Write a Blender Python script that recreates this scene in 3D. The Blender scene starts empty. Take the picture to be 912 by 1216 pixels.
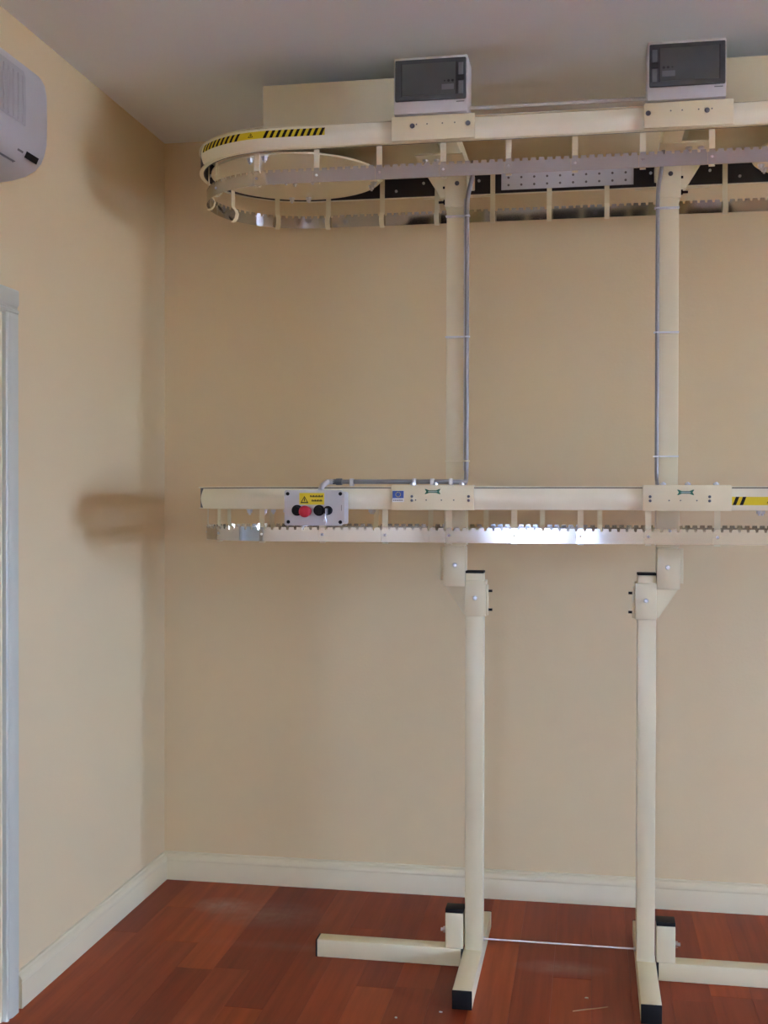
import bpy, bmesh, math, random
from mathutils import Vector, Matrix

scene = bpy.context.scene
C = scene.collection
PI = math.pi
random.seed(7)

# ------------------------------------------------------------------ camera
cam_d = bpy.data.cameras.new('camera'); cam = bpy.data.objects.new('camera', cam_d); C.objects.link(cam)
F_PX = 1393.34
cam_d.sensor_fit = 'HORIZONTAL'; cam_d.sensor_width = 36.0; cam_d.lens = F_PX / 912 * 36.0
cam_d.clip_start = 0.05; cam_d.clip_end = 200
yaw, pitch, roll = 0.1739, -0.0094, 0.0020
fw = Vector((-math.sin(yaw)*math.cos(pitch), math.cos(yaw)*math.cos(pitch), math.sin(pitch)))
rt = Vector((math.cos(yaw), math.sin(yaw), 0)); up = rt.cross(fw)
r2 = rt*math.cos(roll) + up*math.sin(roll); u2 = -rt*math.sin(roll) + up*math.cos(roll)
m = Matrix((( r2.x, u2.x, -fw.x), (r2.y, u2.y, -fw.y), (r2.z, u2.z, -fw.z))).to_4x4()
m.translation = Vector((1.6846, -4.4915, 1.52))
cam.matrix_world = m
scene.camera = cam

# ------------------------------------------------------------------ world, window daylight, exposure
scene.view_settings.view_transform = 'Standard'
scene.view_settings.look = 'None'
scene.view_settings.gamma = 1
scene.view_settings.use_curve_mapping = False
scene.view_settings.exposure = 4.4
world = bpy.data.worlds.new('overcast_sky'); scene.world = world; world.use_nodes = True
wn = world.node_tree.nodes; wn['Background'].inputs[0].default_value = (0.365, 0.555, 1.0, 1); wn['Background'].inputs[1].default_value = 6.1

# high sun on the far side of the house: it lights the paving outside, not the room directly
sun_d = bpy.data.lights.new('sun', 'SUN'); sun_d.energy = 6.6; sun_d.angle = 0.009; sun_d.color = (1.0, 0.95, 0.86)
sun = bpy.data.objects.new('sun', sun_d); C.objects.link(sun); sun.location = (4, 10, 12); sun.rotation_euler = (math.radians(-35), 0, 0)
RX, RY, RZ = 8.5, -9.5, 2.95           # room: x 0..RX, y RY..0, z 0..RZ
# window openings: (wall, lo, hi, z0, z1)
WIN_R = (-4.35, -2.95, 1.00, 2.25)     # on the right wall: y0, y1, z0, z1
WIN_FILL = (-7.90, -4.90, 1.56, 2.56)     # added to lift the ambient light, left wall behind the camera: y0, y1, z0, z1
WIN_B = (0.70, 1.46, 0.85, 1.55)       # on the wall behind the camera: x0, x1, z0, z1
def portal(name, loc, rot, sx, sy):
    d = bpy.data.lights.new(name, 'AREA'); d.shape = 'RECTANGLE'; d.size = sx; d.size_y = sy
    d.cycles.is_portal = True
    o = bpy.data.objects.new(name, d); C.objects.link(o); o.location = loc; o.rotation_euler = rot
    return o
portal('window_portal', (RX+0.02, (WIN_R[0]+WIN_R[1])/2, (WIN_R[2]+WIN_R[3])/2), (0, PI/2, 0), WIN_R[3]-WIN_R[2], WIN_R[1]-WIN_R[0])
portal('window_portal', (-0.02, (WIN_FILL[0]+WIN_FILL[1])/2, (WIN_FILL[2]+WIN_FILL[3])/2), (0, -PI/2, 0), WIN_FILL[3]-WIN_FILL[2], WIN_FILL[1]-WIN_FILL[0])  # portal of the added fill opening
portal('window_portal', ((WIN_B[0]+WIN_B[1])/2, RY-0.02, (WIN_B[2]+WIN_B[3])/2), (PI/2, 0, 0), WIN_B[1]-WIN_B[0], WIN_B[3]-WIN_B[2])

# ------------------------------------------------------------------ materials
def mat(name, col, rough=0.5, metal=0.0, spec=0.5, var=0.0, vscale=8.0, bump=0.0, bscale=200.0, coat=0.0):
    mt = bpy.data.materials.new(name); mt.use_nodes = True
    nt = mt.node_tree; b = nt.nodes['Principled BSDF']
    b.inputs['Base Color'].default_value = (*col, 1)
    b.inputs['Roughness'].default_value = rough; b.inputs['Metallic'].default_value = metal
    b.inputs['Specular IOR Level'].default_value = spec; b.inputs['Coat Weight'].default_value = coat
    if var or bump:
        tc = nt.nodes.new('ShaderNodeTexCoord')
    if var:
        n = nt.nodes.new('ShaderNodeTexNoise'); n.inputs['Scale'].default_value = vscale; n.inputs['Detail'].default_value = 4
        nt.links.new(tc.outputs['Object'], n.inputs['Vector'])
        r = nt.nodes.new('ShaderNodeMix'); r.data_type = 'RGBA'
        r.inputs[6].default_value = (*[c*(1-var) for c in col], 1); r.inputs[7].default_value = (*[min(1, c*(1+var)) for c in col], 1)
        nt.links.new(n.outputs['Fac'], r.inputs[0]); nt.links.new(r.outputs[2], b.inputs['Base Color'])
    if bump:
        n2 = nt.nodes.new('ShaderNodeTexNoise'); n2.inputs['Scale'].default_value = bscale; n2.inputs['Detail'].default_value = 3
        nt.links.new(tc.outputs['Object'], n2.inputs['Vector'])
        bp = nt.nodes.new('ShaderNodeBump'); bp.inputs['Strength'].default_value = bump; bp.inputs['Distance'].default_value = 0.002
        nt.links.new(n2.outputs['Fac'], bp.inputs['Height']); nt.links.new(bp.outputs['Normal'], b.inputs['Normal'])
    return mt
M = {
 'wall': mat('cream_wall_paint', (0.79, 0.61, 0.335), 0.65, spec=0.3, var=0.03, vscale=1.5, bump=0.25, bscale=90),
 'ceiling': mat('ceiling_paint', (0.87, 0.88, 0.84), 0.8, spec=0.2, var=0.02, vscale=1.2, bump=0.1, bscale=120),
 'trim': mat('cream_trim_gloss', (0.80, 0.68, 0.42), 0.35, var=0.02),
 'casing': mat('pale_grey_trim_gloss', (0.60, 0.58, 0.44), 0.35, var=0.02),
 'steel_paint': mat('cream_powder_coat', (0.80, 0.69, 0.42), 0.32, var=0.02, vscale=20, bump=0.08, bscale=400),
 'steel_cover': mat('cream_rail_cover', (0.86, 0.78, 0.54), 0.28, var=0.015, vscale=20),
 'stainless': mat('polished_stainless', (0.58, 0.56, 0.54), 0.10, metal=1.0, bump=0.12, bscale=9),
 'zinc': mat('zinc_plated_steel', (0.72, 0.72, 0.72), 0.28, metal=1.0),
 'conduit': mat('grey_conduit', (0.34, 0.32, 0.29), 0.35, metal=0.2),
 'black': mat('black_plastic', (0.010, 0.009, 0.008), 0.6, spec=0.25),
 'track_dark': mat('painted_channel_dark', (0.018, 0.014, 0.012), 0.5),  # dark put into the colour for channel shade and dark reflections
 'grey_abs': mat('light_grey_plastic', (0.56, 0.52, 0.47), 0.45),
 'smoke': mat('smoked_door_plastic', (0.045, 0.050, 0.052), 0.18, coat=0.3),
 'smoke_pane': mat('smoked_pane_plastic', (0.085, 0.088, 0.080), 0.12),
 'latch': mat('dark_grey_latch', (0.13, 0.13, 0.135), 0.4),
 'red': mat('red_button_plastic', (0.55, 0.012, 0.025), 0.5),
 'yellow': mat('yellow_label', (0.80, 0.60, 0.01), 0.5),
 'green': mat('dark_green_print', (0.015, 0.14, 0.07), 0.5),
 'blue': mat('blue_sticker', (0.03, 0.08, 0.30), 0.5),
 'white_print': mat('white_sticker', (0.80, 0.79, 0.74), 0.5),
 'ink': mat('grey_ink', (0.16, 0.15, 0.13), 0.6),
 'ac_white': mat('white_appliance_plastic', (0.52, 0.49, 0.46), 0.35),
 'ac_grille': mat('grey_grille_plastic', (0.44, 0.42, 0.40), 0.45),
 'chip': mat('pale_paint_chip', (0.72, 0.66, 0.55), 0.7),
 'splinter': mat('raw_wood_splinter', (0.55, 0.33, 0.18), 0.7),
 'ground': mat('pale_paving', (0.46, 0.43, 0.40), 0.9, var=0.1, vscale=0.6),
 'window_paint': mat('white_window_paint', (0.8, 0.79, 0.76), 0.4),
}
def glass_mat(nm='window_glass', tint=(1, 1, 1)):
    mt = bpy.data.materials.new(nm); mt.use_nodes = True; nt = mt.node_tree
    nt.nodes.remove(nt.nodes['Principled BSDF'])
    tr = nt.nodes.new('ShaderNodeBsdfTransparent'); tr.inputs[0].default_value = (*tint, 1); gl = nt.nodes.new('ShaderNodeBsdfGlossy'); gl.inputs['Roughness'].default_value = 0.02
    fr = nt.nodes.new('ShaderNodeFresnel'); fr.inputs[0].default_value = 1.45; mx = nt.nodes.new('ShaderNodeMixShader')
    nt.links.new(fr.outputs[0], mx.inputs[0]); nt.links.new(tr.outputs[0], mx.inputs[1]); nt.links.new(gl.outputs[0], mx.inputs[2])
    nt.links.new(mx.outputs[0], nt.nodes['Material Output'].inputs[0]); return mt
M['glass'] = glass_mat(); M['dimmed_glass'] = glass_mat('dimmed_window_glass', (0.70, 0.70, 0.70))  # darker pane added to hold back daylight from the rear window
def plank_mat(i, col):
    mt = bpy.data.materials.new('red_brown_timber'); mt.use_nodes = True; nt = mt.node_tree; b = nt.nodes['Principled BSDF']
    b.inputs['Roughness'].default_value = 0.42; b.inputs['Specular IOR Level'].default_value = 0.18
    geo = nt.nodes.new('ShaderNodeNewGeometry')
    mp = nt.nodes.new('ShaderNodeMapping'); mp.inputs['Scale'].default_value = (34, 1.6, 1); mp.inputs['Location'].default_value = (i*3.7, i*1.9, 0)
    nt.links.new(geo.outputs['Position'], mp.inputs['Vector'])
    n = nt.nodes.new('ShaderNodeTexNoise'); n.inputs['Scale'].default_value = 1.0; n.inputs['Detail'].default_value = 6; n.inputs['Roughness'].default_value = 0.6
    nt.links.new(mp.outputs[0], n.inputs['Vector'])
    rp = nt.nodes.new('ShaderNodeValToRGB')
    rp.color_ramp.elements[0].position = 0.3; rp.color_ramp.elements[0].color = (*[c*0.75 for c in col], 1)
    rp.color_ramp.elements[1].position = 0.75; rp.color_ramp.elements[1].color = (*[c*1.22 for c in col], 1)
    nt.links.new(n.outputs['Fac'], rp.inputs['Fac'])
    # plaster dust lying on the boards: soft patches with their own place and shape
    prev = rp.outputs[0]
    for (cx, cy, rx, ry, amt) in ((0.33, -0.27, 0.13, 0.10, 0.34), (0.52, -0.33, 0.26, 0.16, 0.16), (1.60, -0.64, 0.17, 0.07, 0.20), (0.75, -0.62, 0.45, 0.05, 0.07)):
        m2 = nt.nodes.new('ShaderNodeMapping'); m2.vector_type = 'TEXTURE'
        m2.inputs['Location'].default_value = (cx, cy, 0); m2.inputs['Scale'].default_value = (rx, ry, 1)
        nt.links.new(geo.outputs['Position'], m2.inputs['Vector'])
        g = nt.nodes.new('ShaderNodeTexGradient'); g.gradient_type = 'SPHERICAL'; nt.links.new(m2.outputs[0], g.inputs['Vector'])
        dn = nt.nodes.new('ShaderNodeTexNoise'); dn.inputs['Scale'].default_value = 26; dn.inputs['Detail'].default_value = 5
        nt.links.new(geo.outputs['Position'], dn.inputs['Vector'])
        mu = nt.nodes.new('ShaderNodeMath'); mu.operation = 'MULTIPLY'; nt.links.new(g.outputs['Fac'], mu.inputs[0]); nt.links.new(dn.outputs['Fac'], mu.inputs[1])
        m3 = nt.nodes.new('ShaderNodeMath'); m3.operation = 'MULTIPLY'; m3.inputs[1].default_value = amt*2; m3.use_clamp = True
        nt.links.new(mu.outputs[0], m3.inputs[0])
        mx = nt.nodes.new('ShaderNodeMix'); mx.data_type = 'RGBA'; mx.inputs[7].default_value = (0.55, 0.48, 0.42, 1)
        nt.links.new(m3.outputs[0], mx.inputs[0]); nt.links.new(prev, mx.inputs[6]); prev = mx.outputs[2]
    nt.links.new(prev, b.inputs['Base Color'])
    return mt

# ------------------------------------------------------------------ mesh helpers
def obj(name, bm, material, parent=None, smooth=None, label=None):
    me = bpy.data.meshes.new(name); bmesh.ops.recalc_face_normals(bm, faces=bm.faces[:]); bm.to_mesh(me); bm.free()
    mats = material if isinstance(material, (list, tuple)) else [material]
    for k in mats: me.materials.append(M[k] if isinstance(k, str) else k)
    o = bpy.data.objects.new(name, me); C.objects.link(o)
    if smooth is not None:
        for p in me.polygons: p.use_smooth = True
        me.set_sharp_from_angle(angle=math.radians(smooth))
    if parent: o.parent = parent
    if label: o['label'] = label
    return o
def share(src, name, loc, parent, rot=None):
    o = bpy.data.objects.new(name, src.data); C.objects.link(o); o.location = loc
    if rot: o.rotation_euler = rot
    if parent: o.parent = parent
    return o
def struct(o): o['kind'] = 'structure'; return o
def box(bm, x0, x1, y0, y1, z0, z1, bev=0.0, seg=2):
    r = bmesh.ops.create_cube(bm, size=1.0); vs = r['verts']
    for v in vs:
        v.co = Vector(((x0+x1)/2 + v.co.x*(x1-x0), (y0+y1)/2 + v.co.y*(y1-y0), (z0+z1)/2 + v.co.z*(z1-z0)))
    if bev > 0:
        es = list({e for v in vs for e in v.link_edges})
        bmesh.ops.bevel(bm, geom=es, offset=bev, segments=seg, profile=0.5, affect='EDGES')
    return bm
def bbox(x0, x1, y0, y1, z0, z1, bev=0.0, seg=2):
    return box(bmesh.new(), x0, x1, y0, y1, z0, z1, bev, seg)
def prism(bm, pts, axis, a, b):
    """extrude polygon pts (2D) along axis from a to b."""
    def mk(p, t):
        return {'x': (t, p[0], p[1]), 'y': (p[0], t, p[1]), 'z': (p[0], p[1], t)}[axis]
    A = [bm.verts.new(mk(p, a)) for p in pts]; B = [bm.verts.new(mk(p, b)) for p in pts]
    n = len(pts)
    for i in range(n): bm.faces.new((A[i], A[(i+1) % n], B[(i+1) % n], B[i]))
    bm.faces.new(A[::-1]); bm.faces.new(B)
    return bm
def cyl(bm, c, axis, r, h, seg=16, r2=None):
    """cylinder starting at c going h along axis."""
    r2 = r if r2 is None else r2
    ax = Vector({'x': (1, 0, 0), 'y': (0, 1, 0), 'z': (0, 0, 1)}[axis]) if isinstance(axis, str) else Vector(axis).normalized()
    t = ax.orthogonal().normalized(); s = ax.cross(t); c = Vector(c)
    A = [bm.verts.new(c + r*(math.cos(2*PI*i/seg)*t + math.sin(2*PI*i/seg)*s)) for i in range(seg)]
    B = [bm.verts.new(c + ax*h + r2*(math.cos(2*PI*i/seg)*t + math.sin(2*PI*i/seg)*s)) for i in range(seg)]
    for i in range(seg): bm.faces.new((A[i], A[(i+1) % seg], B[(i+1) % seg], B[i]))
    bm.faces.new(A[::-1]); bm.faces.new(B); return bm
def lathe(bm, c, axis, prof, seg=20):
    """prof: list of (radius, height) along axis from c."""
    ax = Vector({'x': (1, 0, 0), '-x': (-1, 0, 0), 'y': (0, 1, 0), '-y': (0, -1, 0), 'z': (0, 0, 1), '-z': (0, 0, -1)}[axis])
    t = ax.orthogonal().normalized(); s = ax.cross(t); c = Vector(c); rings = []
    for (r, h) in prof:
        if r < 1e-6: rings.append([bm.verts.new(c + ax*h)])
        else: rings.append([bm.verts.new(c + ax*h + r*(math.cos(2*PI*i/seg)*t + math.sin(2*PI*i/seg)*s)) for i in range(seg)])
    for A, B in zip(rings, rings[1:]):
        for i in range(seg):
            j = (i+1) % seg
            if len(A) == 1 and len(B) == 1: continue
            if len(A) == 1: bm.faces.new((A[0], B[i], B[j]))
            elif len(B) == 1: bm.faces.new((A[i], A[j], B[0]))
            else: bm.faces.new((A[i], A[j], B[j], B[i]))
    if len(rings[0]) > 1: bm.faces.new(rings[0][::-1])
    if len(rings[-1]) > 1: bm.faces.new(rings[-1])
    return bm
def tube(bm, pts, r, seg=10, bend=0.03, n=6):
    """round tube through pts with rounded corners."""
    P = [Vector(p) for p in pts]; path = [P[0]]
    for a, b, c in zip(P, P[1:], P[2:]):
        d1 = (a-b); d2 = (c-b); k = min(bend, d1.length*0.45, d2.length*0.45)
        s = b + d1.normalized()*k; e = b + d2.normalized()*k
        for i in range(n+1):
            t = i/n; path.append((1-t)**2*s + 2*t*(1-t)*b + t*t*e)
    path.append(P[-1]); rings = []; prev = None
    for i, p in enumerate(path):
        d = (path[min(i+1, len(path)-1)] - path[max(i-1, 0)]).normalized()
        t = d.orthogonal().normalized() if prev is None else (prev - d*prev.dot(d)).normalized()
        prev = t; s = d.cross(t)
        rings.append([bm.verts.new(p + r*(math.cos(2*PI*k/seg)*t + math.sin(2*PI*k/seg)*s)) for k in range(seg)])
    for A, B in zip(rings, rings[1:]):
        for i in range(seg): bm.faces.new((A[i], A[(i+1) % seg], B[(i+1) % seg], B[i]))
    bm.faces.new(rings[0][::-1]); bm.faces.new(rings[-1]); return bm
def hexhead(bm, c, axis, r, h):
    return cyl(bm, c, axis, r, h, 6)

# ================================================================== the room
T = 0.12
def wall_with_hole(name, axis, pos, lo, hi, hole, out, hole2=None):
    """a wall slab on plane axis=pos, spanning lo..hi in the other horizontal axis; hole=(a0,a1,z0,z1) or None."""
    bm = bmesh.new()
    def slab(a0, a1, z0, z1):
        if a1-a0 < 1e-4 or z1-z0 < 1e-4: return
        p0, p1 = sorted((pos, pos+out*T))
        if axis == 'x': box(bm, p0, p1, a0, a1, z0, z1)
        else: box(bm, a0, a1, p0, p1, z0, z1)
    if not hole: slab(lo, hi, 0, RZ)
    else:
        a0, a1, z0, z1 = hole
        if hole2:
            b0, b1, c0, c1 = hole2; slab(lo, b0, 0, RZ); slab(b0, b1, 0, c0); slab(b0, b1, c1, RZ); slab(b1, a0, 0, RZ)
        else: slab(lo, a0, 0, RZ)
        slab(a1, hi, 0, RZ); slab(a0, a1, 0, z0); slab(a0, a1, z1, RZ)
    return struct(obj(name, bm, 'wall'))
DOOR = (-2.19, -1.318, 0.0, 2.075)
wall_with_hole('wall_back', 'y', 0.0, -T, RX+T, None, 1)
wall_with_hole('wall_left', 'x', 0.0, RY, 0.0, DOOR, -1, WIN_FILL)
wall_with_hole('wall_right', 'x', RX, RY, 0.0, WIN_R, 1)
wall_with_hole('wall_front', 'y', RY, -T, RX+T, WIN_B, -1)
struct(obj('ceiling', bbox(-T, RX+T, RY-T, T, RZ, RZ+0.12), 'ceiling'))

# timber floor: sub-floor slab plus every board
floor = struct(obj('floor', bbox(-T, RX+T, RY-T, T, -0.14, -0.0195), mat('dark_subfloor', (0.03, 0.012, 0.008), 0.8)))
PC = [(0.27, 0.044, 0.011), (0.24, 0.039, 0.011), (0.30, 0.052, 0.012), (0.200, 0.030, 0.009), (0.26, 0.046, 0.014), (0.31, 0.056, 0.013), (0.220, 0.036, 0.011)]
PM = [plank_mat(i, tuple(v*1.2 for v in c)) for i, c in enumerate(PC)]
PW = 0.121
rows = int(math.ceil(RX/PW)); last = -1
for i in range(rows):
    x0 = i*PW; x1 = min(RX, x0+PW) - 0.0004; y = -random.uniform(0.25, 1.3); y1 = 0.0
    while y1 > RY + 0.01:
        y0 = max(RY, y)
        k = random.choice([q for q in range(len(PM)) if q != last]); last = k
        dz = random.uniform(-0.0004, 0.0)
        obj('floor_board', bbox(x0, x1, y0+0.0006, y1, -0.019, dz, 0.0003, 1), PM[k], floor)
        y1 = y0; y = y0 - (random.uniform(1.2, 2.2) if x0 < 2.6 and y0 > -2 else random.uniform(2.6, 3.6))
        if y - RY < 0.35: y = RY

# baseboards: moulded profile (depth, height)
BP = [(0.0, 0.0), (0.018, 0.0), (0.018, 0.072), (0.0165, 0.074), (0.0165, 0.077), (0.018, 0.079), (0.0175, 0.086), (0.014, 0.094), (0.009, 0.098), (0.007, 0.100), (0.007, 0.108), (0.003, 0.110), (0.0, 0.110)]
struct(obj('baseboard_back', prism(bmesh.new(), [(-d, h) for d, h in BP], 'x', 0.0, RX), 'trim', smooth=40))
struct(obj('baseboard_left', prism(bmesh.new(), [(d, h) for d, h in BP], 'y', -1.238, -0.0185), 'trim', smooth=40))
struct(obj('baseboard_left', prism(bmesh.new(), [(d, h) for d, h in BP], 'y', RY+0.0185, DOOR[0]-0.09), 'trim', smooth=40))
struct(obj('baseboard_right', prism(bmesh.new(), [(RX-d, h) for d, h in BP], 'y', RY+0.0185, -0.0185), 'trim', smooth=40))
struct(obj('baseboard_front', prism(bmesh.new(), [(RY+d, h) for d, h in BP], 'x', 0.0, RX), 'trim', smooth=40))

# doorway on the left wall: jambs, stops, casing, leaf
door = struct(bpy.data.objects.new('door_1', None)); C.objects.link(door); door.location = (0, (DOOR[0]+DOOR[1])/2, 0)
def dpart(name, bm, m_):
    for v in bm.verts: v.co -= Vector(door.location)
    return obj(name, bm, m_, door, smooth=35)
dpart('jamb', bbox(-T, 0.004, DOOR[1]-0.02, DOOR[1], 0, DOOR[3], 0.001), 'trim')
dpart('jamb', bbox(-T, 0.004, DOOR[0], DOOR[0]+0.02, 0, DOOR[3], 0.001), 'trim')
dpart('jamb_head', bbox(-T, 0.004, DOOR[0]+0.02, DOOR[1]-0.02, DOOR[3]-0.02, DOOR[3], 0.001), 'trim')
dpart('door_stop', bbox(-0.06, -0.035, DOOR[1]-0.034, DOOR[1]-0.02, 0, DOOR[3]-0.02, 0.001), 'trim')
CP = [(0.0, 0.0), (0.016, 0.0), (0.020, 0.004), (0.020, 0.010), (0.016, 0.014), (0.015, 0.020), (0.020, 0.030), (0.020, 0.068), (0.017, 0.072), (0.0, 0.072)]
dpart('casing', prism(bmesh.new(), [(d, DOOR[1]-0.012+w) for d, w in CP], 'z', 0, DOOR[3]-0.008), 'casing')
dpart('casing', prism(bmesh.new(), [(d, DOOR[0]+0.012-w) for d, w in CP], 'z', 0, DOOR[3]-0.008), 'casing')
dpart('casing_head', prism(bmesh.new(), [(d, DOOR[3]-0.008+w) for d, w in CP], 'y', DOOR[0]+0.012-0.072, DOOR[1]-0.012+0.072), 'casing')
bm = bmesh.new(); box(bm, -0.095, -0.061, DOOR[0]+0.022, DOOR[1]-0.022, 0.006, DOOR[3]-0.022, 0.002)
dpart('door_leaf', bm, 'casing')
bm = bmesh.new(); lathe(bm, (-0.061, DOOR[0]+0.08, 1.02), 'x', [(0.026, 0), (0.026, 0.006), (0.012, 0.010), (0.010, 0.035), (0.024, 0.045), (0.026, 0.058), (0.016, 0.068), (0, 0.069)])
dpart('door_knob', bm, 'zinc')

# windows (outside the picture; they give the daylight, the left one added for fill)
def window(name, axis, pos, out, a0, a1, z0, z1, pane='glass'):
    w = struct(bpy.data.objects.new(name, None)); C.objects.link(w)
    def P(nm, b0, b1, c0, c1, d0, d1, mm):
        p0, p1 = sorted((pos+out*d0, pos+out*d1))
        bm = bbox(p0, p1, b0, b1, c0, c1, 0.002) if axis == 'x' else bbox(b0, b1, p0, p1, c0, c1, 0.002)
        return obj(nm, bm, mm, w)
    f = 0.045
    P('window_frame', a0, a0+f, z0, z1, 0.02, 0.08, 'window_paint'); P('window_frame', a1-f, a1, z0, z1, 0.02, 0.08, 'window_paint')
    P('window_frame', a0+f, a1-f, z0, z0+f, 0.02, 0.08, 'window_paint'); P('window_frame', a0+f, a1-f, z1-f, z1, 0.02, 0.08, 'window_paint')
    P('window_pane', a0+f, a1-f, z0+f, z1-f, 0.048, 0.052, pane)
    P('window_sill', a0-0.05, a1+0.05, z0-0.025, z0, -0.05, 0.02, 'window_paint')
    return w
window('window_1', 'x', RX, 1, *WIN_R)
window('fill_window', 'x', 0.0, -1, *WIN_FILL)  # invented window, put in for more bounced light
window('window_2', 'y', RY, -1, *WIN_B, pane='dimmed_glass')
g = obj('ground_outside', bbox(-90, 100, -100, 90, -0.40, -0.30), 'ground'); struct(g)

# ================================================================== two-tier garment conveyor
XC, YC = 1.589, -0.66
XL, XR = XC-0.876, XC+0.876
L = XR-XL; R0 = 0.3185; PER = 2*L + 2*PI*R0
def pos(u, r):
    u %= PER
    if u <= L: return Vector((XL+u, YC-r, 0)), Vector((0, -1, 0))
    u -= L
    if u <= PI*R0:
        a = u/R0; n = Vector((math.sin(a), -math.cos(a), 0)); return Vector((XR, YC, 0)) + n*r, n
    u -= PI*R0
    if u <= L: return Vector((XR-u, YC+r, 0)), Vector((0, 1, 0))
    u -= L; a = u/R0; n = Vector((-math.sin(a), math.cos(a), 0)); return Vector((XL, YC, 0)) + n*r, n
def samples(u0, u1, fine=0.03):
    """parameters from u0 to u1, dense on the arcs, sparse on the straights."""
    out = [u0]; u = u0
    while u < u1 - 1e-6:
        w = u % PER
        if w < L - 1e-6: nx = u + min(L-w, 0.25)
        elif w < L+PI*R0 - 1e-6: nx = u + min(L+PI*R0-w, fine)
        elif w < 2*L+PI*R0 - 1e-6: nx = u + min(2*L+PI*R0-w, 0.25)
        else: nx = u + min(PER-w, fine)
        u = min(nx, u1); out.append(u)
    return out
def sweep(prof, u0, u1, z, closed, fine=0.03):
    bm = bmesh.new(); us = samples(u0, u1, fine)
    if closed: us = us[:-1]
    rings = []
    for u in us:
        rings.append([bm.verts.new(pos(u, r)[0] + Vector((0, 0, z+h))) for r, h in prof])
    n = len(prof); pairs = list(zip(rings, rings[1:])) + ([(rings[-1], rings[0])] if closed else [])
    for A, B in pairs:
        for i in range(n): bm.faces.new((A[i], A[(i+1) % n], B[(i+1) % n], B[i]))
    if not closed: bm.faces.new(rings[0][::-1]); bm.faces.new(rings[-1])
    return bm

conv = bpy.data.objects.new('garment_conveyor', None); C.objects.link(conv); conv.location = (XC, YC, 0)
conv['label'] = 'cream two-tier garment conveyor with oval rails and toothed steel belts on two legged stands'
conv['category'] = 'conveyor'
OFF = Vector((XC, YC, 0))
def part(name, bm, m_, parent=None, smooth=35, label=None):
    """a part (parent None) or a sub-part of the conveyor; world coordinates go in."""
    for v in bm.verts: v.co -= OFF
    return obj(name, bm, m_, parent or conv, smooth, label)

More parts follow.
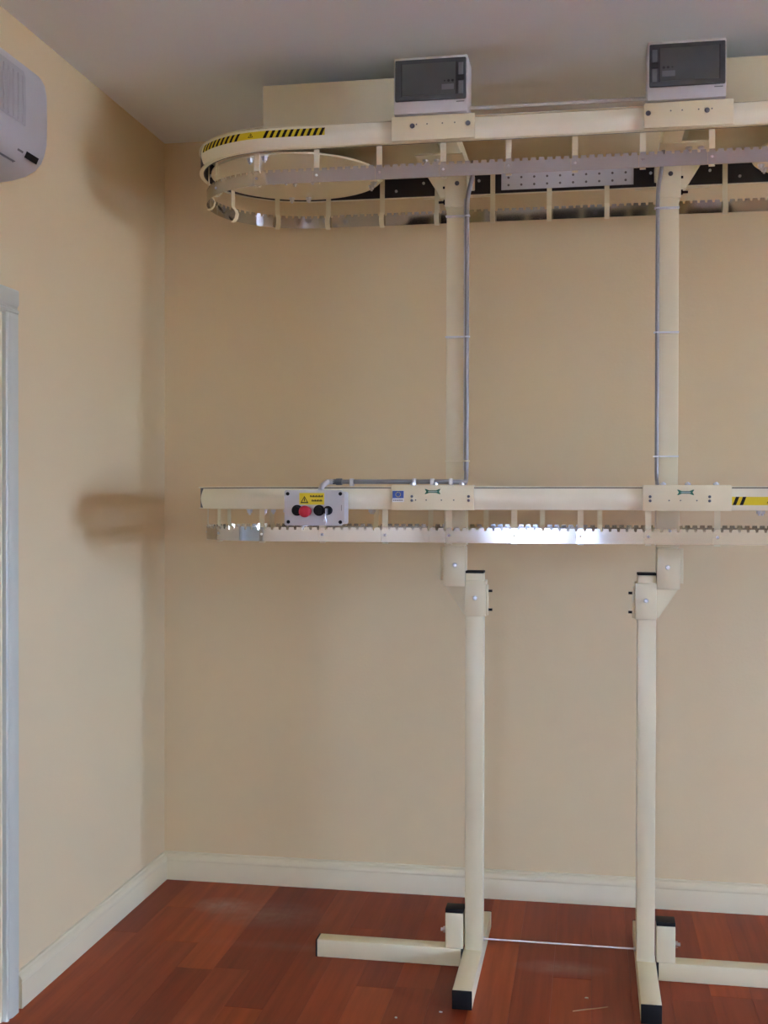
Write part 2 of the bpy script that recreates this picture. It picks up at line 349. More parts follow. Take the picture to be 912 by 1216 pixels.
RAIL_H = 0.071; ZU, ZL = 2.601, 1.494
def make_track(z, phase, is_up):
    lab = 'upper oval rail, seen from below' if is_up else 'lower oval rail at eye level'
    # H-shaped channel: a web and two flanges
    prof = [(0.290, 0.071), (0.290, 0.067), (0.311, 0.067), (0.311, 0.004), (0.3095, 0.004), (0.3095, 0.0), (0.3225, 0.0), (0.3225, 0.0030), (0.315, 0.0030), (0.315, 0.0675), (0.3245, 0.0675), (0.3245, 0.071)]
    tr = part('conveyor_rail', sweep(prof, 0, PER, z, True), 'steel_paint', None, 30, lab)
    # dark band inside the channel: dark reflections put into its colour
    part('dark_channel_band', sweep([(0.3093, 0.0005), (0.3105, 0.066), (0.304, 0.066), (0.304, 0.0005)], 0, PER, z, True), 'track_dark', tr, 30, 'dark band inside the rail, its colour standing in for dark reflections')
    part('cover_shade_strip', sweep([(0.3153, 0.0032), (0.3185, 0.0032), (0.3185, 0.0672), (0.3153, 0.0672)], 0, PER, z, True), 'track_dark', tr, 30, 'dark strip standing in for the shade behind the rail cover')  # dark strip put in for the shade in the cover gap
    # convex covers, front and rear, open at the two ends
    pc = [(0.3228, 0.0010), (0.3275, 0.0010), (0.3305, 0.0080)]
    for k in range(1, 9):
        t = k/9; pc.append((0.3305 + 0.0055*math.sin(PI*t), 0.0080 + 0.0485*t))
    pc += [(0.3305, 0.0565), (0.3275, 0.0645), (0.3228, 0.0645)]
    aS, aE = math.radians(52), math.radians(115)
    part('rail_cover', sweep(pc, PER-aS*R0, PER+L+aS*R0, z, False), 'steel_cover', tr, 50)
    part('rail_cover', sweep(pc, L+aE*R0, 2*L+PI*R0+(PI-aE)*R0, z, False), 'steel_cover', tr, 50)
    # straps and belt plates
    N = 28; pitch = PER/N
    strap_prof = [(0.2945, 0.064), (0.2945, -0.050), (0.2900, -0.058), (0.2800, -0.066), (0.2745, -0.080), (0.2790, -0.095), (0.2880, -0.104), (0.3000, -0.1055)]
    def strap_bm():
        bm = bmesh.new(); w = 0.0085; th = 0.0022; rows_ = []
        for i, (r, h) in enumerate(strap_prof):
            a = strap_prof[max(i-1, 0)]; b = strap_prof[min(i+1, len(strap_prof)-1)]
            d = Vector((b[0]-a[0], b[1]-a[1])).normalized(); nn = Vector((-d.y, d.x))
            q = []
            for sx, sn in ((-1, 0), (1, 0), (1, 1), (-1, 1)):
                q.append(bm.verts.new((sx*w, -(r - 0.2945 - sn*th*nn.x*-1), h + sn*th*nn.y)))
            rows_.append(q)
        for A, B in zip(rows_, rows_[1:]):
            for i in range(4): bm.faces.new((A[i], A[(i+1) % 4], B[(i+1) % 4], B[i]))
        bm.faces.new(rows_[0][::-1]); bm.faces.new(rows_[-1]); return bm
    s0 = None; rv0 = None
    for i in range(N):
        u = phase + i*pitch; p, nrm = pos(u, 0.2945); ang = math.atan2(nrm.y, nrm.x) + PI/2
        loc = p + Vector((0, 0, z)) - OFF
        if s0 is None:
            s0 = obj('hanger_strap', strap_bm(), 'steel_paint', tr, 40)
            bm = bmesh.new(); lathe(bm, (0, -0.0045, -0.078), '-y', [(0.0042, 0), (0.0042, 0.0018), (0.002, 0.003), (0, 0.0031)], 10)
            rv0 = obj('rivet', bm, 'zinc', tr, 40)
            s0.location = loc; s0.rotation_euler = (0, 0, ang); rv0.location = loc; rv0.rotation_euler = (0, 0, ang)
        else:
            share(s0, 'hanger_strap', loc, tr, (0, 0, ang)); share(rv0, 'rivet', loc, tr, (0, 0, ang))
    rnd = random.Random(11 if is_up else 5)
    for i in range(N):
        ua = phase + (i-0.06)*pitch; ub = ua + pitch - 0.0008
        nt_ = 8; step = (ub-ua)/nt_; cols = []
        for k in range(nt_):
            a = ua + k*step
            for fr, h in ((0.0, 0), (0.14, 0), (0.19, 1), (0.50, 1), (0.81, 1), (0.86, 0)):
                cols.append((a + fr*step, h))
        cols.append((ub, 0))
        tilt = rnd.uniform(-0.010, 0.010); bow = rnd.uniform(-0.0003, 0.0003); lean = rnd.uniform(-0.012, 0.012)
        bm = bmesh.new(); rings = []
        for (u, h) in cols:
            s = (u-ua)/(ub-ua)*2-1
            ro = 0.2975 + tilt*s*0.10 + bow*(1-s*s)
            top = -0.0555 if h else -0.0640
            q = []
            for (dr, zz) in ((0, -0.1000), (0.0014, -0.1000), (0.0014, -0.083), (0.0014, top), (0, top), (0, -0.083)):
                q.append(bm.verts.new(pos(u, ro+dr+lean*(zz+0.08))[0] + Vector((0, 0, z+zz))))
            rings.append(q)
        for A, B in zip(rings, rings[1:]):
            for k in range(6): bm.faces.new((A[k], A[(k+1) % 6], B[(k+1) % 6], B[k]))
        bm.faces.new(rings[0][::-1]); bm.faces.new(rings[-1])
        part('belt_plate', bm, 'stainless', tr, 35)
    # turn plates at both ends with their bolts
    for xe, sgn in ((XL, 1), (XR, -1)):
        bm = bmesh.new(); cyl(bm, (xe, YC, z-0.001), 'z', 0.284, 0.006, 64)
        tp = part('turn_plate', bm, 'steel_paint', None, 30, 'round cream turn plate')
        bm = bmesh.new()
        hexhead(bm, (0, 0, 0), (0, 0, -1), 0.012, 0.003); hexhead(bm, (0, 0, -0.003), (0, 0, -1), 0.009, 0.009); cyl(bm, (0, 0, -0.012), (0, 0, -1), 0.004, 0.006, 8)
        b0 = None
        for (dx, dy) in ((-0.09, -0.245), (-0.04, -0.255), (-0.08, 0.245), (-0.02, 0.25), (0.23, 0.13), (0.245, 0.09), (-0.08, 0.0), (-0.04, 0.01), (-0.015, 0.035), (0.05, 0.02), (0.0, -0.03)):
            lc = Vector((xe+sgn*dx, YC+dy, z-0.001)) - OFF
            if b0 is None: b0 = obj('bolt', bm, 'zinc', tp, 30); b0.location = lc
            else: share(b0, 'bolt', lc, tp)
    # front joint plates, rear ones, cross beams
    for sgn in (-1, 1):
        xp = XC + sgn*0.3705; x0, x1 = xp-0.125, xp+0.125
        jp = part('joint_plate', bbox(x0, x1, -1.006, -0.9965, z-0.001, z+RAIL_H+0.001, 0.0012), 'steel_paint', None, 30)
        bm = bmesh.new(); box(bm, x0+0.002, x1-0.002, -0.9965, -0.945, z+RAIL_H, z+RAIL_H+0.003); part('top_flange', bm, 'steel_paint', jp)
        bolts = ((1.156, 1.323) if sgn < 0 else (1.846, 2.011)) if is_up else ((1.157, 1.328) if sgn < 0 else (1.856, 2.023))
        for bx_ in bolts:
            bm = bmesh.new()
            if is_up:
                lathe(bm, (bx_, -1.006, z+0.042), '-y', [(0.0075, 0), (0.0075, 0.0012), (0.0055, 0.0012), (0.0050, 0.0035), (0, 0.004)], 14)
            else:
                for dz in (-0.006, 0.006): lathe(bm, (bx_, -1.006, z+0.034+dz), '-y', [(0.0042, 0), (0.0042, 0.001), (0.003, 0.0025), (0, 0.0028)], 12)
            part('bolt', bm, 'latch', jp)
        for dx in (-0.060, -0.028, 0.018, 0.055):
            bm = bmesh.new(); lathe(bm, (xp+dx+0.01, -1.006, z+(0.046 if is_up else 0.029)), '-y', [(0.0022, 0), (0.0022, 0.0007), (0, 0.0009)], 8); part('rivet', bm, 'ink', jp)
        part('joint_plate', bbox(x0, x1, -0.3235, -0.314, z-0.001, z+RAIL_H+0.001, 0.0012), 'steel_paint', None, 30)
        bxm = XC + sgn*0.337
        cb = part('cross_beam', bbox(bxm-0.029, bxm+0.029, YC-0.309, YC+0.309, z+0.012, z+0.062, 0.003), 'steel_paint')
        # clamp sleeve below the beam, gusset, bolts
        zt = z+0.012; zb = z-0.126
        if not is_up: zb = 1.376
        sl = part('clamp_sleeve', bbox(bxm-0.036, bxm+0.036, YC-0.036, YC+0.036, zb, zt, 0.002), 'steel_paint')
        if is_up:
            fx = bxm + sgn*0.036
            part('gusset', prism(bmesh.new(), [(fx, zb+0.03), (fx, zt+0.04), (fx+sgn*0.075, zt+0.04), (fx+sgn*0.075, zt-0.005), (fx+sgn*0.012, zb+0.03)], 'y', YC-0.028, YC-0.020), 'steel_paint', sl)
            part('gusset', prism(bmesh.new(), [(fx, zb+0.03), (fx, zt+0.04), (fx+sgn*0.075, zt+0.04), (fx+sgn*0.075, zt-0.005), (fx+sgn*0.012, zb+0.03)], 'y', YC+0.020, YC+0.028), 'steel_paint', sl)
            for (hz, hy) in ((zb+0.022, 0), (zb+0.065, -0.012)):
                bm = bmesh.new(); hexhead(bm, (fx, YC-0.01+hy, hz), (sgn, 0, 0), 0.008, 0.007); cyl(bm, (fx+sgn*0.007, YC-0.01+hy, hz), (sgn, 0, 0), 0.004, 0.016, 8); part('bolt', bm, 'black', sl)
            for dx in (0.018, 0.055):
                bm = bmesh.new(); hexhead(bm, (fx+sgn*dx, YC-0.10, z+0.012), (0, 0, -1), 0.010, 0.008); cyl(bm, (fx+sgn*dx, YC-0.10, z+0.004), (0, 0, -1), 0.005, 0.008, 8)
                part('bolt', bm, 'zinc', sl)
            bm = bmesh.new(); box(bm, min(fx-sgn*0.07, fx+sgn*0.08), max(fx-sgn*0.07, fx+sgn*0.08), YC-0.15, YC-0.04, z+0.010, z+0.014); part('mounting_plate', bm, 'steel_paint', sl)
        bm = bmesh.new(); lathe(bm, (bxm+0.004, YC-0.036, zb+0.075 if is_up else zb+0.05), '-y', [(0.0075, 0), (0.0075, 0.002), (0.005, 0.004), (0, 0.0045)], 12); part('bolt', bm, 'latch' if is_up else 'zinc', sl)
    # bright plate standing in for the inner band's reflection, rear rail
    sp = part('reflection_plate', bbox(1.375, 1.827, YC+0.2868, YC+0.2888, z+0.006, z+0.064), 'zinc', None, 30, 'grey metal plate with two rows of screws, standing in for a bright reflecting band')
    for k in range(10):
        for zz in (0.022, 0.048):
            bm = bmesh.new(); lathe(bm, (1.40+k*0.0445, YC+0.2868, z+zz), '-y', [(0.0042, 0), (0.0042, 0.0008), (0, 0.001)], 8); part('screw', bm, 'ink', sp, None)
    # chain rollers seen in the open channel
    for k in range(56):
        u = phase + (k+0.5)*pitch/2; p, nrm = pos(u, 0.3040)
        if abs(p.x-1.601) < 0.24 and nrm.y > 0.5: continue
        bm = bmesh.new(); c = p + Vector((0, 0, z+(0.022 if k % 2 else 0.046)))
        cyl(bm, c, -nrm, 0.0052, 0.004, 8); part('chain_pin', bm, 'zinc', tr, 40)
    # two clips joining the top flanges
    for sgn in (-1, 1):
        for dx in (-0.055, 0.015, 0.095):
            bm = bmesh.new(); hexhead(bm, (XC+sgn*0.3705+dx-0.01, -0.972, z+RAIL_H+0.003), 'z', 0.0085, 0.006); cyl(bm, (XC+sgn*0.3705+dx-0.01, -0.972, z+RAIL_H+0.009), 'z', 0.004, 0.003, 8)
            part('bolt', bm, 'zinc', tr, 30)
    return tr
up_tr = make_track(ZU, 0.334, True)
lo_tr = make_track(ZL, 0.354, False)

# hazard tape on the rail covers
def tape(z, u0, segs, name_parent, zc, w=0.024):
    """segs: list of (length, kind) kind 'y' plain yellow, 's' striped; follows the rail face."""
    bm = bmesh.new()
    def rr(h): # radius of the cover face at height h
        t = (h-0.0080)/0.0485; return 0.3305 + 0.0055*math.sin(PI*max(0, min(1, t)))
    def pt(u, h, e): return pos(u, rr(h)+e)[0] + Vector((0, 0, z+h))
    h0, h1 = zc-w/2, zc+w/2; total = sum(s[0] for s in segs); n = int(total/0.012)+1
    hs = [h0 + (h1-h0)*k/4 for k in range(5)]
    g = [[bm.verts.new(pt(u0+total*i/n, h, 0.0004)) for h in hs] for i in range(n+1)]
    for i in range(n):
        for k in range(4): bm.faces.new((g[i][k], g[i+1][k], g[i+1][k+1], g[i][k+1])).material_index = 0
    u = u0
    for ln, kind in segs:
        if kind == 's':
            stp = 0.0195; m_ = int(ln/stp)
            for q in range(m_):
                ub = u + q*stp + 0.002; wd = 0.0095; sl = 0.009; prev = None
                for k in range(5):
                    f_ = k/4; row = [bm.verts.new(pt(ub+sl*f_, hs[k], 0.0008)), bm.verts.new(pt(ub+sl*f_+wd, hs[k], 0.0008))]
                    if prev: bm.faces.new((prev[0], prev[1], row[1], row[0])).material_index = 1
                    prev = row
        elif kind == 't':   # warning triangle: an outlined triangle with a stroke
            uc = u + ln/2; s = 0.0085
            tri = [(-1, -0.75), (1, -0.75), (0, 0.95)]
            for a in range(3):
                A = Vector(tri[a]); B = Vector(tri[(a+1) % 3]); ia, ib = A*0.68, B*0.68
                q = [bm.verts.new(pt(uc+p.x*s, zc+p.y*s, 0.0009)) for p in (A, B, ib, ia)]
                bm.faces.new(q).material_index = 1
            q = [bm.verts.new(pt(uc+x*s, zc+y*s, 0.0009)) for x, y in ((-0.12, -0.40), (0.12, -0.40), (0.12, 0.35), (-0.12, 0.35))]
            bm.faces.new(q).material_index = 1
        u += ln
    for v in bm.verts: v.co -= OFF
    me = bpy.data.meshes.new('hazard_tape'); bm.to_mesh(me); bm.free()
    me.materials.append(M['yellow']); me.materials.append(M['black'])
    o = bpy.data.objects.new('hazard_tape', me); C.objects.link(o); o.parent = name_parent
    o['label'] = 'yellow tape with black diagonal stripes and a warning triangle'
tape(ZU, PER-0.275, [(0.176, 's'), (0.02, 'y'), (0.035, 't'), (0.02, 'y'), (0.196, 's')], up_tr, 0.0445)
tape(ZL, 2.086-XL, [(0.04, 's'), (0.045, 'y'), (0.04, 't'), (0.045, 'y'), (0.2, 's')], lo_tr, 0.028)

# ---- stands: posts, sleeves, feet
def stand(sgn):
    def X(x): return XC + sgn*(x - XC) if sgn > 0 else x
    def bx2(a, b): return tuple(sorted((mx(a), mx(b))))
    def mx(x): return x if sgn < 0 else 2*XC - x          # given for the left stand, mirrored for the other
    d = 1 if sgn < 0 else -1
    # upper post carrying both tiers
    a, b = bx2(1.2215, 1.2825)
    part('upper_post', bbox(a, b, YC-0.0305, YC+0.0305, 1.262, ZU+0.012, 0.003), 'steel_paint')
    # lower post
    a, b = bx2(1.2865, 1.3445)
    lp = part('lower_post', bbox(a, b, YC-0.029, YC+0.029, 0.056, 1.286, 0.003), 'steel_paint')
    part('end_cap', bbox(a-0.0005, b+0.0005, YC-0.0295, YC+0.0295, 1.286, 1.293, 0.001), 'black', lp)
    # double clamp bracket joining the two posts
    a, b = bx2(1.2145, 1.2855)
    br = part('offset_bracket', bbox(a, b, YC-0.037, YC+0.037, 1.243, 1.372, 0.002), 'steel_paint')
    a, b = bx2(1.2858, 1.3520); part('clamp_sleeve', bbox(a, b, YC-0.037, YC+0.037, 1.146, 1.262, 0.002), 'steel_paint', br)
    a, b = bx2(1.2035, 1.2143); part('clamp_flange', bbox(a, b, YC-0.030, YC-0.022, 1.262, 1.372, 0.001), 'steel_paint', br)
    a, b = bx2(1.3520, 1.3605); part('clamp_flange', bbox(a, b, YC-0.030, YC-0.022, 1.150, 1.250, 0.001), 'steel_paint', br)
    part('gusset', prism(bmesh.new(), [(mx(1.2165), 1.243), (mx(1.2857), 1.243), (mx(1.2857), 1.150), (mx(1.278), 1.150)], 'y', YC-0.008, YC-0.002), 'steel_paint', br)
    for zz in (1.238-0.01, 1.167):
        bm = bmesh.new(); hexhead(bm, (mx(1.3522), YC-0.012, zz), (d, 0, 0), 0.0075, 0.006); cyl(bm, (mx(1.3582), YC-0.012, zz), (d, 0, 0), 0.0042, 0.014, 8); part('bolt', bm, 'black', br)
    for zz in (1.285, 1.325):
        bm = bmesh.new(); hexhead(bm, (mx(1.2143), YC-0.012, zz), (-d, 0, 0), 0.006, 0.006); part('bolt', bm, 'zinc', br)
    for (bx_, zz) in ((1.252, 1.312), (1.318, 1.206)):
        bm = bmesh.new(); lathe(bm, (mx(bx_), YC-0.037, zz), '-y', [(0.0075, 0), (0.0075, 0.002), (0.005, 0.005), (0, 0.0055)], 12); part('bolt', bm, 'zinc', br)
    # foot running front to back
    a, b = bx2(1.2825, 1.3425)
    ft = part('foot', bbox(a, b, -1.007, -0.315, 0.0, 0.0565, 0.003), 'steel_paint')
    part('end_cap', bbox(a, b, -1.012, -1.0072, 0.0, 0.0565, 0.0015), 'black', ft)
    part('end_cap', bbox(a, b, -0.3148, -0.310, 0.0, 0.0565, 0.0015), 'black', ft)
    # side arm with its short upright
    a, b = bx2(0.793, 1.274)
    ar = part('side_arm', bbox(a, b, -0.690, -0.632, 0.0, 0.058, 0.003), 'steel_paint')
    a, b = bx2(0.788, 0.7928); part('end_cap', bbox(a, b, -0.690, -0.632, 0.0, 0.058, 0.0015), 'black', ar)
    a, b = bx2(1.2740, 1.2780); part('end_cap', bbox(a, b, -0.689, -0.633, 0.001, 0.057, 0.001), 'black', ar)
    a, b = bx2(1.2225, 1.2815); part('upright_stub', bbox(a, b, -0.690, -0.632, 0.058, 0.174, 0.003), 'steel_paint', ar)
    part('end_cap', bbox(a, b, -0.690, -0.632, 0.1742, 0.188, 0.002), 'black', ar)
    bm = bmesh.new(); hexhead(bm, (mx(1.2225), -0.664, 0.110), (-d, 0, 0), 0.011, 0.009); cyl(bm, (mx(1.2135), -0.664, 0.110), (-d, 0, 0), 0.006, 0.008, 10); part('bolt', bm, 'zinc', ar)
    bm = bmesh.new(); hexhead(bm, (mx(1.3445), -0.655, 0.084), (d, 0, 0), 0.008, 0.006); part('bolt', bm, 'zinc', ft)
stand(-1); stand(1)
bm = bmesh.new(); tube(bm, [(1.350, -0.655, 0.084), (2*XC-1.350, -0.655, 0.084)], 0.0032, 8); part('tie_rod', bm, 'zinc', None, 40, 'thin steel rod tying the two stands together near the floor')

# ---- motor covers above the rails
for sgn in (-1, 1):
    x0, x1 = sorted((XC+sgn*0.969, XC+sgn*0.395))
    bm = bmesh.new(); box(bm, x0, x1, -0.750, -0.420, ZU+RAIL_H+0.002, 2.884, 0.004)
    mc = part('motor_cover', bm, 'steel_paint', None, 30, 'plain cream box cover under the ceiling')
    for yy in (-0.975, -0.345):
        y0, y1 = sorted((yy, -0.750 if yy < -0.6 else -0.420))
        for xx in ((x0+0.10, x1-0.09) if sgn < 0 else (x0+0.06, x1-0.13)):
            bm = bmesh.new(); box(bm, xx, xx+0.03, y0, y1, ZU+RAIL_H, ZU+RAIL_H+0.003); part('mounting_lug', bm, 'steel_paint', mc)

# ---- control enclosures with smoked doors
def enclosure(x0, x1, latch_right):
    z0, z1 = ZU+RAIL_H+0.0035, 2.846
    bm = bmesh.new(); box(bm, x0, x1, -1.004, -0.905, z0, z1, 0.006)
    en = part('control_enclosure', bm, 'grey_abs', None, 30, 'grey enclosure with smoked door')
    part('front_frame', bbox(x0+0.001, x1-0.001, -1.014, -1.0042, z0+0.001, z1-0.001, 0.004), 'grey_abs', en)
    dx0, dx1, dz0, dz1 = x0+0.006, x1-0.004, z0+0.036, z1-0.012
    bm = bmesh.new(); box(bm, dx0, dx1, -1.026, -1.0142, dz0, dz1, 0.004); part('enclosure_door', bm, 'smoke', en, 30, 'dark smoked plastic door')
    if latch_right: px0, px1, lx0, lx1 = dx0+0.022, dx1-0.030, dx1-0.022, dx1-0.008
    else: px0, px1, lx0, lx1 = dx0+0.030, dx1-0.018, dx0+0.008, dx0+0.022
    part('door_pane', bbox(px0, px1, -1.0275, -1.0262, dz0+0.014, dz1-0.014, 0.0004, 1), 'smoke_pane', en, None)
    for a, b in ((px0-0.003, px0-0.0002), (px1+0.0002, px1+0.003)):
        part('pane_seal', bbox(a, b, -1.0272, -1.0262, dz0+0.012, dz1-0.012), 'black', en, None)
    zc = (dz0+dz1)/2
    part('latch', bbox(lx0, lx1, -1.0285, -1.0262, zc-0.048, zc-0.010, 0.001), 'latch', en); part('latch', bbox(lx0, lx1, -1.0285, -1.0262, zc+0.008, zc+0.044, 0.001), 'latch', en)
    part('latch', bbox(lx0-0.004, lx1+0.004, -1.0305, -1.0262, zc-0.009, zc+0.007, 0.001), 'black', en)
    for k in range(3):
        cx = (px1-0.010-k*0.012) if latch_right else (px0+0.010+k*0.012)
        bm = bmesh.new(); lathe(bm, (cx, -1.0275, zc-0.008), '-y', [(0.0040 if k != 2 else 0.0025, 0), (0.0035 if k != 2 else 0.002, 0.0012), (0, 0.0013)], 12); part('switch', bm, 'black', en, None)
    cx = (px1-0.024) if latch_right else (px0+0.024)
    part('dial_plate', bbox(cx-0.018, cx+0.018, -1.0283, -1.0276, zc-0.034, zc-0.018), 'latch', en, None)
    # maker's strip of fine print at the lower right
    part('print_strip', bbox(x1-0.034, x1-0.010, -1.0146, -1.0141, z0+0.0295, z0+0.0325), 'ink', en, None)
enclosure(1.100, 1.323, True)
enclosure(1.842, 2.064, False)
bm = bmesh.new(); tube(bm, [(1.323, -0.962, 2.700), (1.842, -0.962, 2.700)], 0.0060, 10); part('conduit', bm, 'grey_abs', None, 40, 'thin grey conduit between the two enclosures')

# ---- cable conduits down the posts
bm = bmesh.new(); tube(bm, [(1.312, -0.72, ZU+0.012), (1.310, -0.715, 2.57), (1.2895, -0.700, 2.50), (1.2895, -0.700, 1.579), (1.2895, -0.945, 1.579), (0.905, -0.945, 1.579)], 0.0072, 12, 0.05, 8)
cd = part('conduit', bm, 'conduit', None, 40, 'grey conduit bending from the post along the lower rail')
bm = bmesh.new(); tube(bm, [(1.2815, -0.6945, 2.50), (1.2815, -0.6945, 1.62)], 0.0030, 8); part('cable', bm, 'zinc', cd)
for zz in (1.648, 2.05, 2.44):
    bm = bmesh.new(); box(bm, 1.2205, 1.299, -0.7105, -0.690, zz, zz+0.004); part('saddle_clip', bm, 'zinc' if zz > 2 else 'steel_paint', cd)
for xx in (0.955, 1.150, 1.205, 1.262):
    bm = bmesh.new(); box(bm, xx, xx+0.012, -0.955, -0.935, ZL+RAIL_H, ZL+RAIL_H+0.0235, 0.002); part('saddle_clip', bm, 'zinc', cd)
bm = bmesh.new(); cyl(bm, (0.930, -0.945, 1.579), (-1, 0, 0), 0.0105, 0.018, 12); cyl(bm, (0.912, -0.945, 1.579), (-1, 0, 0), 0.0085, 0.010, 12); part('conduit_gland', bm, 'latch', cd)
bm = bmesh.new(); tube(bm, [(0.906, -0.945, 1.579), (0.884, -0.945, 1.579), (0.884, -1.02, 1.565), (0.884, -1.045, 1.550)], 0.0085, 10, 0.015); part('elbow', bm, 'grey_abs', cd)
bm = bmesh.new(); tube(bm, [(1.905, -0.74, ZU+0.012), (1.902, -0.73, 2.57), (1.8905, -0.700, 2.50), (1.8905, -0.700, 1.585), (1.8905, -0.76, 1.568)], 0.0062, 12, 0.05, 8)
cd2 = part('conduit', bm, 'conduit', None, 40, 'grey conduit down the post to the lower rail')
for zz in (1.66, 2.05, 2.44):
    bm = bmesh.new(); box(bm, 1.880, 1.957, -0.709, -0.690, zz, zz+0.004); part('saddle_clip', bm, 'zinc', cd2)

# ---- push-button station on the lower rail
sx0, sx1, sz0, sz1 = 0.783, 0.966, 1.446, 1.552; sf = -1.082
bm = bmesh.new(); box(bm, sx0+0.004, sx1-0.004, -1.060, -0.9975, sz0+0.004, sz1-0.004, 0.006)
st = part('push_button_station', bm, 'grey_abs', None, 30, 'grey push-button box with red emergency stop on the lower rail')
# lid with clipped corners
c = 0.012
lid = [(sx0, sz0+0.004), (sx0+0.004, sz0), (sx1-c, sz0), (sx1, sz0+c), (sx1, sz1-c), (sx1-c, sz1), (sx0+0.004, sz1), (sx0, sz1-0.004)]
bm = prism(bmesh.new(), lid, 'y', sf, -1.0605)
part('station_lid', bm, 'grey_abs', st)
for (a, b) in ((sx0+0.010, sz1-0.011), (sx1-0.012, sz1-0.011), (sx0+0.012, sz0+0.011), (sx1-0.012, sz0+0.011)):
    bm = bmesh.new(); lathe(bm, (a, sf, b), '-y', [(0.0055, 0), (0.0055, 0.0012), (0.004, 0.002), (0, 0.002)], 14); part('screw', bm, 'black', st)
zb = 1.4915
for bxx in (0.823, 0.890, 0.917):
    bm = bmesh.new(); lathe(bm, (bxx, sf, zb), '-y', [(0.0165, 0), (0.0165, 0.006), (0.0125, 0.008), (0.0115, 0.0085), (0.0110, 0.014), (0, 0.0145)] if bxx < 0.9 else [(0.0135, 0), (0.0135, 0.006), (0.0100, 0.008), (0.0095, 0.009), (0, 0.0095)], 24)
    part('push_button' if bxx < 0.9 else 'key_switch', bm, 'black', st)
bm = bmesh.new(); lathe(bm, (0.853, sf, zb-0.003), '-y', [(0.014, 0), (0.014, 0.010), (0.009, 0.012), (0.009, 0.022), (0.0165, 0.026), (0.0178, 0.032), (0.0165, 0.038), (0.010, 0.0415), (0, 0.0425)], 28)
part('emergency_stop_button', bm, 'red', st, 50, 'red mushroom emergency stop button')
bm = bmesh.new(); box(bm, 0.9155, 0.9185, sf-0.034, sf-0.0095, zb-0.011, zb+0.006, 0.0008)
tube(bm, [(0.917, sf-0.030, zb-0.006), (0.913, sf-0.030, zb-0.020), (0.918, sf-0.028, zb-0.030), (0.914, sf-0.028, zb-0.042)], 0.0020, 6, 0.006)
cyl(bm, (0.912, sf-0.029, zb-0.030), 'x', 0.0055, 0.002, 12)
part('key', bm, 'zinc', st)
part('warning_label', bbox(0.829, 0.905, sf-0.0008, sf-0.0001, 1.5085, 1.5435), 'yellow', st, None, 'yellow warning label with triangle')
def flat(pts, y, th=0.0003): return prism(bmesh.new(), pts, 'y', y-th, y)
bm = bmesh.new(); cx, cz, s = 0.8445, 1.5225, 0.0125
tri = [(-1, -0.75), (1, -0.75), (0, 0.95)]
for a in range(3):
    A = Vector(tri[a]); B = Vector(tri[(a+1) % 3]); q = [A, B, B*0.66, A*0.66]
    prism(bm, [(cx+p.x*s, cz+p.y*s) for p in q], 'y', sf-0.0012, sf-0.0009)
box(bm, cx-0.0012, cx+0.0012, sf-0.0012, sf-0.0009, cz-0.004, cz+0.005)
part('warning_triangle', bm, 'black', st, None)
bm = bmesh.new()
for (a, b, zz) in ((0.862, 0.901, 1.531), (0.867, 0.899, 1.518)):
    x = a; k = 0
    while x < b:
        w = (0.0034, 0.0026, 0.0038, 0.0030)[k % 4]; box(bm, x, min(x+w, b), sf-0.0012, sf-0.0009, zz, zz+0.0055 - 0.0012*(k % 2)); x += w+0.0012; k += 1
part('label_print', bm, 'black', st, None)
part('side_print', bbox(0.9565, 0.9580, sf-0.0006, sf-0.0001, 1.491, 1.508), 'ink', st, None)

# ---- stickers and maker's marks on the lower joint plates
def bow(xc, zc, w, h):
    bm = bmesh.new(); y = -1.0063
    prism(bm, [(xc-w/2, zc+h/2), (xc-w*0.42, zc+h/2), (xc-w*0.22, zc+h*0.24), (xc+w*0.22, zc+h*0.24), (xc+w*0.42, zc+h/2), (xc+w/2, zc+h/2), (xc+w*0.40, zc), (xc+w/2, zc-h/2), (xc+w*0.42, zc-h/2), (xc+w*0.22, zc-h*0.24), (xc-w*0.22, zc-h*0.24), (xc-w*0.42, zc-h/2), (xc-w/2, zc-h/2), (xc-w*0.40, zc)], 'y', y-0.0003, y)
    return bm
for xc_, zc_ in ((1.220, 1.5485), (1.956, 1.5465)):
    lg = part('maker_logo', bow(xc_, zc_, 0.048, 0.0155), 'green', None, None, 'small dark green bow-tie shaped logo')
    bm = bmesh.new(); x = xc_-0.013
    while x < xc_+0.013:
        box(bm, x, x+0.0016, -1.0070, -1.0067, zc_-0.0012, zc_+0.0012); x += 0.0028
    part('logo_print', bm, 'white_print', lg, None)
sk = part('flag_sticker', bbox(1.0975, 1.1335, -1.0068, -1.0061, 1.517, 1.5515), 'white_print', None, None, 'small blue sticker with a ring of stars')
part('flag_field', bbox(1.0985, 1.1325, -1.0072, -1.0069, 1.5285, 1.5505), 'blue', sk, None)
bm = bmesh.new()
for k in range(12):
    a = 2*PI*k/12; sx, sz = 1.1155+0.0072*math.cos(a), 1.5395+0.0072*math.sin(a)
    pts = []
    for q in range(10):
        rr_ = 0.0017 if q % 2 == 0 else 0.0008; b_ = PI/2 + q*PI/5; pts.append((sx+rr_*math.cos(b_), sz+rr_*math.sin(b_)))
    prism(bm, pts, 'y', -1.0075, -1.00725)
part('flag_stars', bm, 'yellow', sk, None)
bm = bmesh.new()
for k in range(7): box(bm, 1.1005+k*0.0043, 1.1038+k*0.0043, -1.0072, -1.0069, 1.5205, 1.5240)
part('sticker_print', bm, 'ink', sk, None)

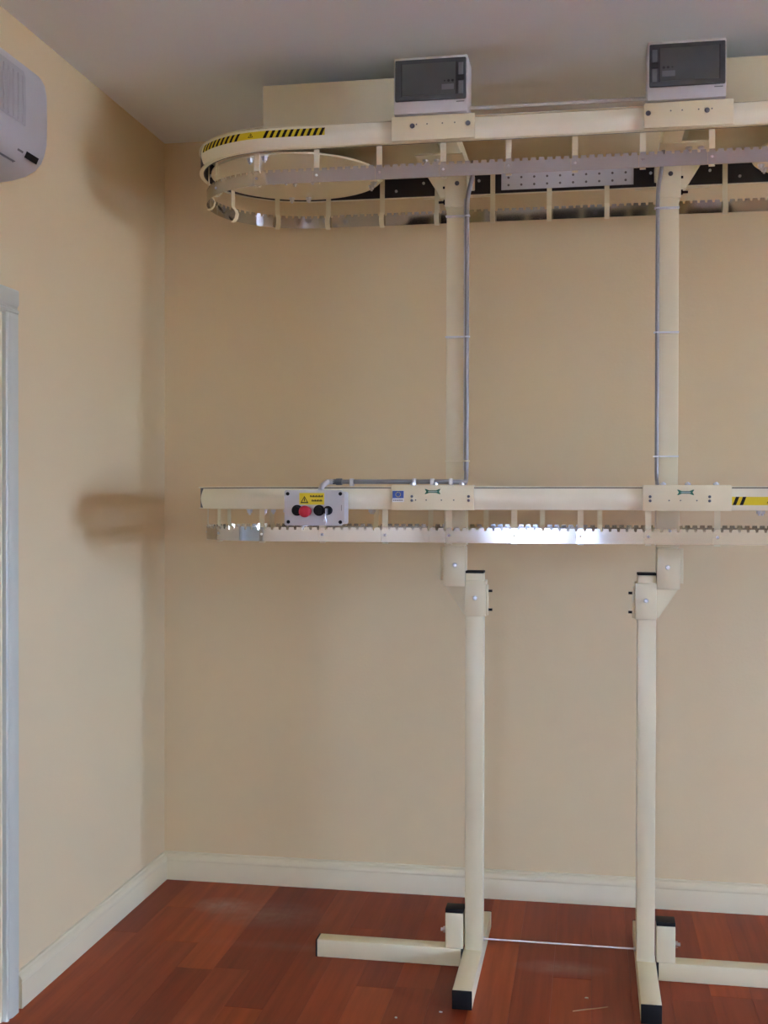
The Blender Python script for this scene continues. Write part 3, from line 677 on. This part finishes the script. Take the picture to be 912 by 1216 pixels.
# ================================================================== air conditioner on the left wall
ac = bpy.data.objects.new('air_conditioner', None); C.objects.link(ac); ac.location = (0, -1.84, 2.40)
ac['label'] = 'white wall-mounted air conditioner high on the left wall'; ac['category'] = 'air conditioner'
AO = Vector((0, -1.84, 2.40))
def apart(name, bm, m_, smooth=40, label=None):
    for v in bm.verts: v.co -= AO
    return obj(name, bm, m_, ac, smooth, label)
AY0, AY1 = -2.24, -1.440
prof = [(0.0, 2.400), (0.0, 2.702), (0.13, 2.702), (0.165, 2.697), (0.188, 2.684), (0.199, 2.664), (0.2035, 2.640), (0.205, 2.560), (0.203, 2.500), (0.196, 2.470), (0.186, 2.447), (0.168, 2.428), (0.140, 2.414), (0.10, 2.405), (0.05, 2.400)]
bm = bmesh.new()
def ring(y, k, cx=0.10, cz=2.55):
    return [bm.verts.new((max(0.0, cx+(x-cx)*k) if x > 0 else 0.0, y, cz+(z-cz)*k)) for x, z in prof]
ys = [(AY0, 0.90), (AY0+0.004, 0.955), (AY0+0.014, 0.988), (AY0+0.03, 1.0), (AY1-0.03, 1.0), (AY1-0.014, 0.988), (AY1-0.004, 0.955), (AY1, 0.90)]
rg = [ring(y, k) for y, k in ys]
for A, B in zip(rg, rg[1:]):
    for i in range(len(prof)): bm.faces.new((A[i], A[(i+1) % len(prof)], B[(i+1) % len(prof)], B[i]))
bm.faces.new(rg[0][::-1]); bm.faces.new(rg[-1])
apart('body', bm, 'ac_white', 50)
apart('front_grille', prism(bmesh.new(), [(0.198, 2.665), (0.2055, 2.640), (0.2070, 2.560), (0.2055, 2.512), (0.195, 2.512)], 'y', AY0+0.14, AY1-0.14), 'ac_grille')
for k in range(20):
    y = AY0+0.155+k*0.0255
    apart('grille_slat', prism(bmesh.new(), [(0.2060, 2.640), (0.2085, 2.638), (0.2095, 2.560), (0.2078, 2.516), (0.2050, 2.516)], 'y', y, y+0.006), 'ac_grille')
# air outlet flap and display on the lower slope
apart('outlet_flap', prism(bmesh.new(), [(0.060, 2.398), (0.130, 2.408), (0.164, 2.4225), (0.165, 2.4195), (0.131, 2.405), (0.060, 2.395)], 'y', AY0+0.10, AY1-0.135), 'ac_white')
apart('outlet_slot', prism(bmesh.new(), [(0.050, 2.3985), (0.168, 2.4265), (0.169, 2.4255), (0.052, 2.3975)], 'y', AY0+0.10, AY1-0.125), 'latch')
dpts = [(0.1860, 2.4458), (0.1935, 2.4635), (0.1945, 2.4630), (0.1870, 2.4452)]
apart('display', prism(bmesh.new(), [(x+0.0006, z-0.001) for x, z in [(0.1835, 2.4420), (0.1908, 2.4580), (0.1920, 2.4575), (0.1847, 2.4415)]], 'y', -1.546, -1.478), 'black', 40, 'small black display')
apart('fine_print', prism(bmesh.new(), [(x+0.0004, z) for x, z in [(0.1862, 2.4474), (0.1885, 2.4526), (0.1889, 2.4524), (0.1866, 2.4472)]], 'y', -1.590, -1.560), 'ink')

# ================================================================== scraps lying on the floor
def thing(o, label, cat): o['label'] = label; o['category'] = cat; return o
bm = bmesh.new()
p0, p1 = Vector((1.639, -0.964, 0)), Vector((1.743, -0.915, 0)); d = (p1-p0); nn = Vector((-d.y, d.x, 0)).normalized()
pts = [p0, p0+d*0.35+nn*0.0015, p0+d*0.7-nn*0.001, p1]; w = [0.0012, 0.0022, 0.0018, 0.0008]
bot = [];
for p, ww in zip(pts, w):
    bot.append([bm.verts.new(p - nn*ww + Vector((0, 0, 0.0))), bm.verts.new(p + nn*ww), bm.verts.new(p + nn*ww*0.6 + Vector((0, 0, 0.0022))), bm.verts.new(p - nn*ww*0.6 + Vector((0, 0, 0.0022)))])
for A, B in zip(bot, bot[1:]):
    for i in range(4): bm.faces.new((A[i], A[(i+1) % 4], B[(i+1) % 4], B[i]))
bm.faces.new(bot[0][::-1]); bm.faces.new(bot[-1])
thing(obj('wood_splinter', bm, 'splinter'), 'thin pale wood splinter lying on the floor between the two stands', 'splinter')
def chip(x, y, s, label, seed):
    rn = random.Random(seed); bm = bmesh.new()
    poly = [(x+s*rn.uniform(0.5, 1.1)*math.cos(a*PI/3), y+s*rn.uniform(0.4, 0.9)*math.sin(a*PI/3)) for a in range(6)]
    prism(bm, poly, 'z', 0.0, 0.0022)
    o = thing(obj('paint_flake', bm, 'chip'), label, 'flake'); o['group'] = 'pale flakes on the floor'
chip(1.680, -0.862, 0.0075, 'pale flake on the floor just behind the wood splinter', 1)
chip(1.252, -1.039, 0.0055, 'small pale flake on the floor just left of the black front foot cap', 2)
chip(1.127, -1.100, 0.0065, 'pale flake at the bottom edge of the floor left of the stand', 3)
